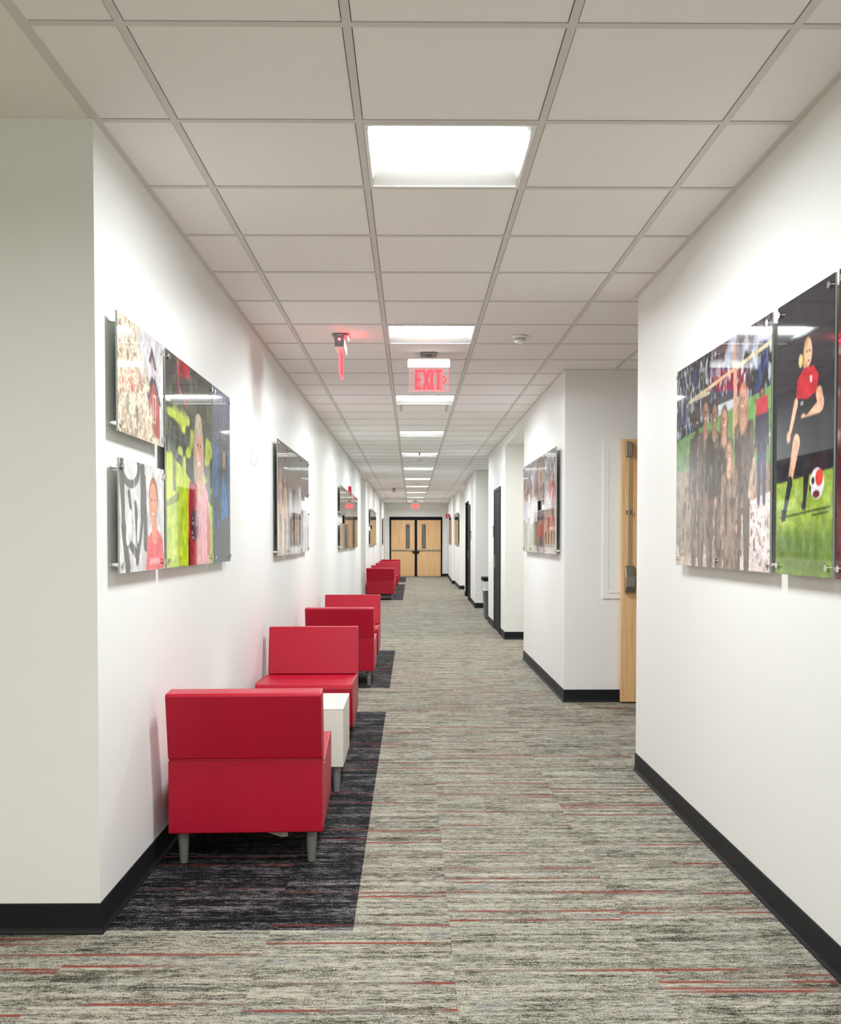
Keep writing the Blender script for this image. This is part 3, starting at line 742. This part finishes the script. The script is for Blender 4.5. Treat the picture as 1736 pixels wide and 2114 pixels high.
    def blotch(s, amp, cu, cv): s.a = s.a * (1 + amp * (s.noise(cu, cv)[..., None] - .5))

GP = {1: 'photo panels on the left wall, nearest cluster', 2: 'photo panels on the left wall, second cluster', 3: 'photo panels on the left wall, third cluster',
      4: 'photo panels on the left wall, fourth cluster', 5: 'photo panels on the left wall, last cluster', 6: 'photo panels on the right wall, nearest cluster',
      7: 'photo panels on the right wall, middle cluster', 8: 'photo panels on the right wall, far cluster'}
def panel(pic, side, xw, y0, y1, z0, z1, label, group, mid=False, off=.040):
    """side +1: on the left wall facing +X; -1: on the right wall facing -X"""
    yc = (y0 + y1) / 2; t = thing('photo_panel', label, 'photo panel', (xw, yc, z0), 0, group)
    W, Hh, th = y1 - y0, z1 - z0, .006
    nx, ny = pic.nx, pic.ny; xf = side * off; xb = side * (off - th)
    v = []
    for r in range(ny + 1):
        for c in range(nx + 1):
            yy = (c / nx - .5) * W * side; v.append((xf, yy, Hh * (1 - r / ny)))
    f = []; mi = []
    for r in range(ny):
        for c in range(nx):
            a_ = r * (nx + 1) + c; q = (a_, a_ + nx + 1, a_ + nx + 2, a_ + 1); f.append(q); mi.append(0)
    o = len(v); e = .0006
    for (x, z) in ((-W / 2, 0), (W / 2, 0), (W / 2, Hh), (-W / 2, Hh)): v.append((xf - side * e, x, z))
    for (x, z) in ((-W / 2, 0), (W / 2, 0), (W / 2, Hh), (-W / 2, Hh)): v.append((xb, x, z))
    for i in range(4): f.append((o + i, o + (i + 1) % 4, o + 4 + (i + 1) % 4, o + 4 + i)); mi.append(1)
    f.append((o + 4, o + 5, o + 6, o + 7)); mi.append(1)
    me = bpy.data.meshes.new('panel'); me.from_pydata(v, [], f); me.materials.append(MAT['print']); me.materials.append(MAT['acryl'])
    me.polygons.foreach_set('material_index', mi)
    at = me.color_attributes.new('print', 'FLOAT_COLOR', 'POINT')
    a_ = np.clip(pic.a, 0, 255) / 255.0; a_ = np.where(a_ <= .04045, a_ / 12.92, ((a_ + .055) / 1.055) ** 2.4).reshape(-1, 3)
    colr = np.ones((len(v), 4), np.float32); colr[:len(a_), :3] = a_; at.data.foreach_set('color', colr.ravel())
    me.update(); ob = bpy.data.objects.new('panel', me); COL.objects.link(ob); ob.parent = t
    ys = [-W / 2 + .028, W / 2 - .028] + ([0.0] if mid else [])
    for yy in ys:
        for zz in (.03, Hh - .03):
            b = MB(); b.cyl((0, yy, zz), (xb, yy, zz), .0085, n=14); b.cyl((xf, yy, zz), (xf + side * .009, yy, zz), .0105, n=16); b.build('standoff', 'chrome', t)
    return t

ZT, ZM1, ZM0, ZB = 2.115, 1.703, 1.612, 1.21
SK, SK2 = (226, 172, 142), (205, 150, 120)
# --- left wall, nearest cluster
p = Pic(.62, .41, .0035, (196, 192, 192), 1)     # blossom tree before a brick house
p.rect(.30, .62, 0, .41, (206, 204, 206)); p.blotch(.1, .1, .1)
p.poly([(.40, .41), (.40, .22), (.47, .16), (.56, .22), (.56, .41)], (176, 96, 88)); p.poly([(.37, .23), (.47, .12), (.58, .25), (.55, .25), (.47, .165), (.40, .25)], (92, 78, 84)); p.poly([(.40, .10), (.45, .035), (.52, .12), (.49, .12), (.45, .075), (.43, .11)], (98, 84, 90))
p.poly([(.43, .11), (.45, .08), (.485, .12), (.485, .16), (.43, .15)], (190, 176, 178)); p.rect(.46, .50, .22, .33, (214, 196, 190)); p.rect(.47, .49, .23, .32, (120, 70, 70))
m = np.clip((.24 + .30 * p.V / .41 - p.U + .12 * (p.noise(.05, .05) - .5)) * 22, 0, 1)
p.put(m, (168, 150, 132)); p.patch((224, 208, 184), .012, .012, .45, 8, 1, m); p.patch((238, 224, 200), .008, .008, .55, 9, 1, m); p.patch((134, 114, 96), .014, .016, .7, 7, .6, m); p.patch((214, 176, 158), .05, .05, .6, 4, .4, m)
p.patch((96, 98, 78), .03, .03, .62, 7, .5, m * p.rm(.1, .3, .15, .41, .05)); p.grain(.12)
panel(p, 1, XL, 3.382, 4.002, ZM1, ZT, 'photo panel of pale blossom and a brick house, upper small one nearest the viewer', GP[1])
p = Pic(.62, .40, .0035, (206, 202, 202), 2)     # portrait in a coral shirt before grey brush shapes
for (cx, cy, rx, ry, ro) in ((.14, .02, .13, .08, 0), (.14, .02, .09, .05, 0),): p.ell(cx, cy, rx, ry, (92, 90, 90) if rx > .1 else (222, 218, 218), ro)
for i, (xa, ya, xb, yb, r0, r1) in enumerate(((.03, .04, .05, .22, .03, .02), (.05, .24, .10, .38, .028, .03), (.30, .02, .29, .20, .03, .02), (.12, .12, .16, .22, .018, .01), (.20, .16, .24, .30, .02, .026), (.30, .2, .22, .36, .016, .02), (.08, .28, .2, .33, .012, .02), (.33, .05, .34, .3, .012, .03))): p.cap(xa, ya, xb, yb, r0, r1, (86, 84, 84))
p.ell(.12, .24, .035, .07, (224, 220, 220), .4); p.ell(.24, .24, .02, .06, (214, 210, 212), .2); p.rect(.18, .19, 0, .4, (232, 230, 230), .6)
p.poly([(.34, .40), (.36, .28), (.44, .245), (.52, .245), (.59, .28), (.61, .40)], (222, 84, 92)); p.cap(.46, .2, .47, .26, .032, .04, (218, 134, 112))
p.ell(.455, .125, .068, .085, (150, 100, 76)); p.ell(.45, .145, .055, .08, (224, 146, 120)); p.ell(.43, .13, .01, .005, (70, 48, 44)); p.ell(.47, .13, .01, .005, (70, 48, 44)); p.ell(.448, .182, .018, .006, (240, 220, 214)); p.ell(.505, .15, .01, .018, (212, 130, 106))
for i in range(9): p.rect(.40 + i * .016, .411 + i * .016, .355, .382 - (i % 3) * .004, (238, 196, 196), .9)
p.grain(.08)
panel(p, 1, XL, 3.39, 4.002, ZB, ZM0, 'photo panel of a smiling person in a coral shirt, lower small one nearest the viewer', GP[1])
p = Pic(.93, .905, .0042, (58, 60, 56), 3)       # woman with a red banner on a lime field
p.blotch(.9, .05, .05); p.patch((92, 108, 72), .03, .08, .6, 5, .8, p.rm(0, .93, 0, .55, .05)); p.patch((190, 208, 70), .08, .05, .62, 7, 1, p.rm(0, .93, .22, .55, .05))
p.patch((186, 190, 196), .04, .06, .75, 8, .5, p.rm(0, .4, .2, .6, .05)); p.cap(.21, .02, .23, .13, .008, .006, (220, 70, 80)); p.cap(.23, .13, .38, .19, .006, .006, (220, 70, 80))  # coral strokes paint the edge-on exit sign's reflection into the print
p.poly([(0, .42), (.25, .46), (.6, .56), (.93, .62), (.93, .905), (0, .905)], (188, 208, 52)); p.patch((150, 176, 44), .2, .03, .55, 5, .5, p.rm(0, .93, .5, .905, .05)); p.patch((214, 226, 110), .1, .05, .6, 6, .5, p.rm(0, .5, .5, .905, .05))
p.cap(.0, .64, .2, .60, .012, .02, (96, 96, 76), .6); p.rect(.11, .17, .3, .58, (92, 94, 100), .7)
p.ell(.62, .40, .115, .20, (178, 158, 138)); p.poly([(.45, .905), (.43, .66), (.5, .54), (.6, .50), (.72, .50), (.82, .56), (.86, .74), (.84, .905)], (226, 142, 150)); p.cap(.63, .42, .64, .55, .05, .06, (216, 160, 138))
p.poly([(.78, .58), (.87, .70), (.86, .86), (.80, .86)], (190, 34, 54)); p.ell(.63, .355, .078, .125, (222, 170, 146)); p.ell(.62, .24, .075, .05, (196, 178, 156)); p.ell(.60, .34, .013, .007, (70, 48, 44)); p.ell(.66, .34, .013, .007, (70, 48, 44)); p.ell(.63, .425, .026, .008, (246, 236, 232))
p.poly([(.40, .905), (.39, .68), (.42, .52), (.58, .53), (.57, .905)], (168, 18, 44)); p.rect(.30, .40, .50, .905, (196, 214, 40)); p.rect(.395, .42, .78, .905, (40, 14, 24)); p.ell(.52, .72, .08, .075, (76, 24, 40)); p.ell(.60, .72, .06, .075, (190, 130, 140), 0, .7)
for i in range(6): p.rect(.46 + (i % 2) * .01, .47 + (i % 3) * .02, .66 + i * .022, .672 + i * .022, (222, 200, 206), .8)
p.grain(.1)
panel(p, 1, XL, 4.04, 4.972, ZB, ZT, 'tall photo panel of a woman with a red banner on lime grass, left wall', GP[1])
p = Pic(.462, .905, .005, (112, 122, 146), 4)
p.blotch(.25, .1, .2); p.rect(0, .462, .2, .905, (96, 100, 112), .5, .2); p.rect(0, .15, .30, .72, (84, 124, 178), .8, .05); p.rect(.15, .36, .25, .905, (98, 98, 100), .9, .04); p.poly([(.22, .52), (.28, .42), (.36, .52), (.38, .66), (.22, .68)], (84, 134, 196)); p.poly([(.4, .3), (.462, .3), (.462, .6), (.42, .55)], (96, 130, 180))
p.ell(.29, .36, .035, .05, (190, 160, 140)); p.patch((70, 76, 86), .05, .1, .55, 5, .7, p.rm(0, .462, .55, .905, .05)); p.rect(0, .462, .74, .905, (92, 98, 100), .8, .05); p.grain(.1)
panel(p, 1, XL, 4.992, 5.455, ZB, ZT, 'narrow tall photo panel in blue and grey beside the lime one, left wall', GP[1])

# --- right wall, nearest cluster
p = Pic(1.21, .905, .0042, (40, 42, 44), 5)      # muddy team after a game
BR = (122, 100, 88)
for c_, cu, cv in (((96, 104, 98), .03, .04), ((150, 158, 176), .02, .05), ((190, 196, 204), .015, .03), ((40, 52, 92), .05, .06)): p.patch(c_, cu, cv, .66, 8, .8, p.rm(-.1, 1.3, 0, .36, .04))
p.rect(.55, 1.21, .0, .08, (92, 70, 72), .7, .04); p.patch((178, 182, 196), .05, .06, .6, 7, .8, p.rm(.7, 1.25, -.1, .16, .03))
p.cap(.2, .17, 1.2, .10, .008, .008, (196, 176, 140)); p.cap(.2, .17, .5, .17, .008, .008, (182, 172, 150)); p.rect(.55, .95, .22, .30, (176, 180, 188)); p.rect(.6, .9, .215, .24, (60, 60, 66)); p.ell(.66, .31, .02, .02, (30, 30, 32)); p.ell(.86, .30, .02, .02, (30, 30, 32))
p.poly([(0, .33), (.4, .30), (1.21, .25), (1.21, .55), (0, .50)], (104, 142, 84)); p.blotch(.15, .1, .04); p.cap(.9, .44, 1.2, .42, .006, .006, (190, 180, 150))
p.poly([(0, .47), (.5, .48), (1.21, .52), (1.21, .905), (0, .905)], (148, 128, 110)); p.patch((120, 100, 84), .04, .03, .5, 5, .7, p.rm(0, 1.21, .56, .905, .03))
p.poly([(.86, .66), (1.21, .62), (1.21, .905), (.84, .905)], (214, 198, 194)); p.patch((230, 222, 220), .02, .02, .5, 6, .7, p.rm(.5, 1.21, .66, .905, .03)); p.patch((120, 92, 84), .012, .012, .74, 12, .9, p.rm(.84, 1.21, .66, .905, .03)); p.poly([(0, .86), (.3, .87), (.5, .84), (.55, .905), (0, .905)], (206, 190, 176)); p.patch((190, 174, 162), .03, .02, .55, 6, .9, p.rm(0, .5, .8, .905, .02))
p.person(1.12, .24, .42, (150, 108, 92), (50, 36, 34), (60, 54, 74), (70, 64, 92)); p.rect(1.06, 1.18, .28, .34, (176, 60, 70))
mud = [(.33, .195, .74, (78, 62, 56), (34, 28, 28), (78, 66, 60)), (.45, .19, .75, (150, 112, 92), (52, 40, 36), (104, 88, 78)), (.575, .215, .73, (142, 112, 96), (40, 32, 32), (66, 60, 56)),
       (.70, .255, .70, (188, 142, 120), (120, 96, 76), (84, 74, 68)), (.92, .20, .76, (192, 146, 122), (150, 122, 96), (98, 82, 74))]
for i, (x, y, hg, sk, hr, tp) in enumerate(mud): p.person(x, y, hg, sk, hr, tp, BR if i % 2 else (98, 82, 72), armup=(-1 if i == 4 else 0), long=i > 2)
p.person(.765, .40, .64, (200, 158, 136), (140, 112, 88), (142, 118, 104), (134, 110, 98), long=True)
p.cap(1.0, .62, 1.04, .50, .018, .014, (190, 160, 140)); p.patch((158, 136, 120), .02, .05, .6, 5, .5, p.rm(.1, .95, .35, .9, .03)); p.patch((60, 48, 42), .015, .04, .68, 7, .6, p.rm(.1, .95, .40, .9, .03)); p.grain(.16)
panel(p, -1, XR, 3.40, 4.612, ZB, ZT, 'wide photo panel of a mud-covered group on grass, right wall', GP[6], mid=True)
p = Pic(.452, .905, .0035, (44, 43, 50), 6)      # footballer on a dark ground
p.rect(0, .452, .53, .62, (34, 32, 38)); p.rect(.28, .42, .52, .60, (60, 34, 44), .7, .02); p.rect(0, .452, 0, .5, (50, 49, 56), .5, .1)
p.poly([(0, .60), (.452, .575), (.452, .905), (0, .905)], (142, 166, 66)); p.patch((168, 190, 82), .08, .02, .5, 5, .6, p.rm(0, .452, .6, .75, .02)); p.rect(0, .452, .76, .905, (96, 122, 58), .8, .06); p.cap(.04, .715, .43, .69, .003, .003, (56, 70, 36)); p.cap(.3, .712, .42, .705, .003, .003, (60, 76, 40))
p.ell(.20, .215, .018, .022, (216, 186, 120)); p.cap(.24, .23, .25, .28, .02, .028, SK2)
p.poly([(.155, .36), (.17, .27), (.22, .245), (.30, .245), (.345, .285), (.35, .38), (.335, .41), (.17, .41)], (34, 32, 40)); p.poly([(.165, .33), (.175, .27), (.22, .245), (.30, .245), (.34, .28), (.33, .33), (.25, .345)], (186, 44, 54)); p.rect(.275, .29, .275, .295, (230, 224, 224)); p.rect(.20, .225, .345, .36, (188, 188, 196), .8)
p.cap(.165, .345, .12, .43, .016, .012, SK); p.ell(.105, .45, .017, .02, SK); p.cap(.345, .34, .36, .37, .024, .021, SK); p.cap(.36, .375, .24, .415, .021, .016, SK); p.ell(.225, .405, .022, .02, SK)
p.ell(.255, .195, .034, .046, (196, 160, 110)); p.ell(.262, .20, .027, .04, SK); p.ell(.252, .195, .005, .003, (60, 44, 40)); p.ell(.272, .195, .005, .003, (60, 44, 40)); p.ell(.264, .225, .008, .003, (150, 70, 70))
p.poly([(.165, .40), (.345, .40), (.36, .50), (.24, .49), (.16, .50)], (36, 35, 44)); p.cap(.17, .475, .13, .57, .030, .02, SK); p.cap(.13, .57, .12, .60, .02, .018, SK); p.cap(.12, .60, .075, .70, .021, .013, (36, 36, 42)); p.poly([(.05, .69), (.09, .68), (.085, .725), (.05, .73)], (40, 40, 52)); p.cap(.28, .48, .255, .575, .028, .022, (40, 38, 46)); p.cap(.255, .575, .24, .67, .023, .012, (32, 32, 38)); p.ell(.235, .68, .018, .014, (28, 28, 36))
p.ell(.335, .615, .052, .049, (238, 236, 238)); p.ell(.352, .598, .028, .026, (214, 62, 54)); p.ell(.305, .605, .012, .012, (60, 40, 50)); p.ell(.33, .648, .026, .012, (110, 50, 58)); p.ell(.285, .63, .006, .012, (60, 40, 50))
p.grain(.16)
panel(p, -1, XR, 2.893, 3.345, ZB, ZT, 'narrow photo panel of a footballer kicking a red and white ball, right wall', GP[6])
p = Pic(.6, .905, .01, (96, 34, 40), 7); p.blotch(.6, .06, .1); p.rect(0, .6, 0, .35, (60, 58, 62), .8, .1); p.patch((200, 190, 190), .05, .06, .7, 6, .6)
panel(p, -1, XR, 2.26, 2.866, ZB, ZT, 'dark red photo panel cut off at the right edge of the photo', GP[6])

# --- repeating far clusters
def crowd(w, h, res, seed, bg, band, cols, n=5, ground=None, hs=.75):
    p = Pic(w, h, res, bg, seed); p.blotch(.5, .05, .12); r = random.Random(seed)
    for c_ in band: p.patch(c_, .04, .08, .62, 6, .8, p.rm(0, w, 0, h * .45, .05))
    if ground is not None: p.rect(0, w, h * .55, h, ground, 1, .06); p.blotch(.2, .05, .05)
    for i in range(n):
        c_ = cols[i % len(cols)]; x = w * (i + .5) / n + r.uniform(-.02, .02)
        p.person(x, h * (.16 + r.random() * .12), h * hs, r.choice([SK, SK2, (150, 108, 88)]), r.choice([(60, 44, 36), (168, 136, 96), (36, 30, 30)]), c_, r.choice([(60, 58, 66), (150, 140, 140), (96, 80, 76)]), face=False, long=r.random() < .5)
    p.grain(.14); return p
P = crowd(.62, .88, .008, 11, (100, 92, 92), [(120, 60, 60), (70, 66, 70)], [(206, 160, 140), (214, 180, 160)], 2, (226, 196, 172)); panel(P, 1, XL, 7.39, 8.01, ZB, ZT - .02, 'peach and brown tall photo panel, nearest of the second cluster, left wall', GP[2])
P = crowd(.93, .88, .008, 12, (92, 92, 100), [(150, 50, 56), (98, 108, 70), (116, 118, 84)], [(214, 210, 212), (60, 58, 62), (150, 150, 130)], 4, (206, 202, 200)); panel(P, 1, XL, 8.04, 8.965, ZB, ZT - .02, 'wide white and olive photo panel, middle of the second cluster, left wall', GP[2])
P = crowd(.62, .36, .008, 13, (98, 92, 94), [(60, 58, 60)], [(120, 104, 98), (70, 64, 66)], 4); panel(P, 1, XL, 8.99, 9.60, 1.74, ZT - .02, 'small grey photo panel, upper one at the far end of the second cluster', GP[2])
P = crowd(.62, .40, .008, 14, (196, 190, 192), [(120, 104, 104)], [(90, 78, 80), (150, 120, 116)], 3); panel(P, 1, XL, 8.99, 9.60, ZB + .01, ZM0, 'small pale photo panel, lower one at the far end of the second cluster', GP[2])
# third cluster
P = crowd(.88, .41, .02, 21, (120, 96, 88), [(100, 110, 70)], [(150, 120, 116), (90, 96, 80)], 4); panel(P, 1, XL + .003, 13.82, 14.72, ZM1, ZT, 'small upper photo panel at the near end of the third cluster, left wall', GP[3])
P = crowd(.88, .37, .02, 22, (170, 164, 178), [(60, 60, 70)], [(150, 146, 160), (50, 50, 58)], 4); panel(P, 1, XL + .003, 13.82, 14.72, ZB, 1.58, 'small lower lilac photo panel at the near end of the third cluster, left wall', GP[3])
for k_, (ya, yb, c_, lab) in enumerate(((14.76, 15.69, (132, 124, 74), 'olive tall photo panel, first tall one of the third cluster, left wall'), (15.73, 16.20, (110, 70, 64), 'narrow brown photo panel in the middle of the third cluster, left wall'),
        (16.24, 17.17, (120, 104, 100), 'grey tall photo panel below the red alarm, third cluster, left wall'), (17.21, 18.20, (112, 96, 78), 'tall photo panel at the far end of the third cluster, left wall'))):
    P = crowd(yb - ya, .905, .02, 23 + k_, tuple(v * .7 for v in c_), [(90, 80, 80)], [c_, (176, 164, 140)], 3); panel(P, 1, XL + .004, ya, yb, ZB, ZT, lab, GP[3])
P = crowd(.9, .41, .03, 31, (120, 100, 80), [(90, 80, 70)], [(150, 120, 100)], 3); panel(P, 1, -1.037, 23.66, 24.56, ZM1, ZT, 'tiny upper photo panel at the near end of the fourth cluster, left wall', GP[4])
P = crowd(.9, .40, .03, 32, (150, 130, 130), [(90, 80, 80)], [(150, 120, 120)], 3); panel(P, 1, -1.037, 23.66, 24.56, ZB, ZM0, 'tiny lower photo panel at the near end of the fourth cluster, left wall', GP[4])
P = crowd(1.2, .905, .03, 33, (100, 84, 76), [(90, 80, 80)], [(170, 130, 100)], 3); panel(P, 1, -1.035, 24.60, 25.85, ZB, ZT, 'brown tall photo panel in the middle of the fourth cluster, left wall', GP[4])
P = crowd(1.2, .905, .03, 34, (110, 90, 80), [(90, 80, 80)], [(150, 120, 90)], 3); panel(P, 1, -1.033, 25.89, 27.3, ZB, ZT, 'tan tall photo panel at the far end of the fourth cluster, left wall', GP[4])
P = crowd(1.0, .905, .04, 41, (110, 100, 96), [(90, 80, 80)], [(150, 120, 110)], 3); panel(P, 1, -1.015, 33.4, 34.5, ZB, ZT, 'small-looking photo panel on the left wall next to the end wall', GP[5])
# right wall, middle cluster (far end first on the picture's left)
P = crowd(1.19, .905, .009, 51, (120, 112, 122), [(70, 66, 74), (196, 190, 200)], [(206, 172, 178), (190, 192, 206), (216, 208, 212)], 6, (176, 182, 140)); panel(P, -1, X2, 9.41, 10.59, ZB, ZT, 'wide pale photo panel at the far end of the middle cluster, right wall', GP[7], mid=True)
P = crowd(.45, .40, .009, 52, (132, 104, 96), [(80, 70, 70)], [(190, 150, 130), (120, 96, 92)], 3); panel(P, -1, X2, 8.955, 9.385, ZM1, ZT, 'small upper brown photo panel in the middle cluster, right wall', GP[7])
P = crowd(.45, .40, .009, 53, (110, 90, 92), [(60, 70, 90)], [(190, 48, 62), (206, 60, 70), (180, 40, 56)], 4); panel(P, -1, X2, 8.955, 9.385, ZB, ZM0, 'small lower photo panel of people in red, middle cluster, right wall', GP[7])
P = crowd(.73, .905, .008, 54, (150, 148, 152), [(84, 82, 88), (200, 198, 200)], [(200, 190, 196), (196, 60, 72)], 2, (196, 160, 140), .6)
P.ell(.35, .33, .09, .08, (206, 106, 116)); P.cap(.22, .36, .36, .48, .014, .014, (232, 230, 234)); P.cap(.36, .48, .52, .34, .014, .014, (232, 230, 234))
for q_ in range(4): P.person(.12 + q_ * .17, .52, .34, SK, (90, 60, 50), (198, 46, 60) if q_ % 2 else (220, 150, 150), (50, 46, 60), face=False)
P.rect(0, .73, .82, .905, (178, 170, 162))
panel(P, -1, X2, 8.19, 8.925, ZB, ZT, 'tall photo panel with red and pink figures, nearest of the middle cluster, right wall', GP[7])
P = crowd(1.0, .905, .03, 61, (110, 90, 80), [(90, 80, 80)], [(150, 120, 100)], 4); panel(P, -1, 1.318, 28.0, 29.2, ZB, ZT, 'far tan photo panel on the right wall before the wall step', GP[8])
P = crowd(.9, .905, .03, 62, (60, 30, 34), [(60, 50, 50)], [(90, 40, 46)], 3); panel(P, -1, 1.315, 26.9, 27.96, ZB, ZT, 'far dark photo panel on the right wall beside the tan one', GP[8])
P = crowd(1.5, .905, .04, 63, (70, 34, 40), [(60, 50, 50)], [(90, 50, 56)], 3); panel(P, -1, 1.285, 31.2, 32.7, ZB, ZT, 'farthest dark photo panel on the right wall near the red flag sign', GP[8])
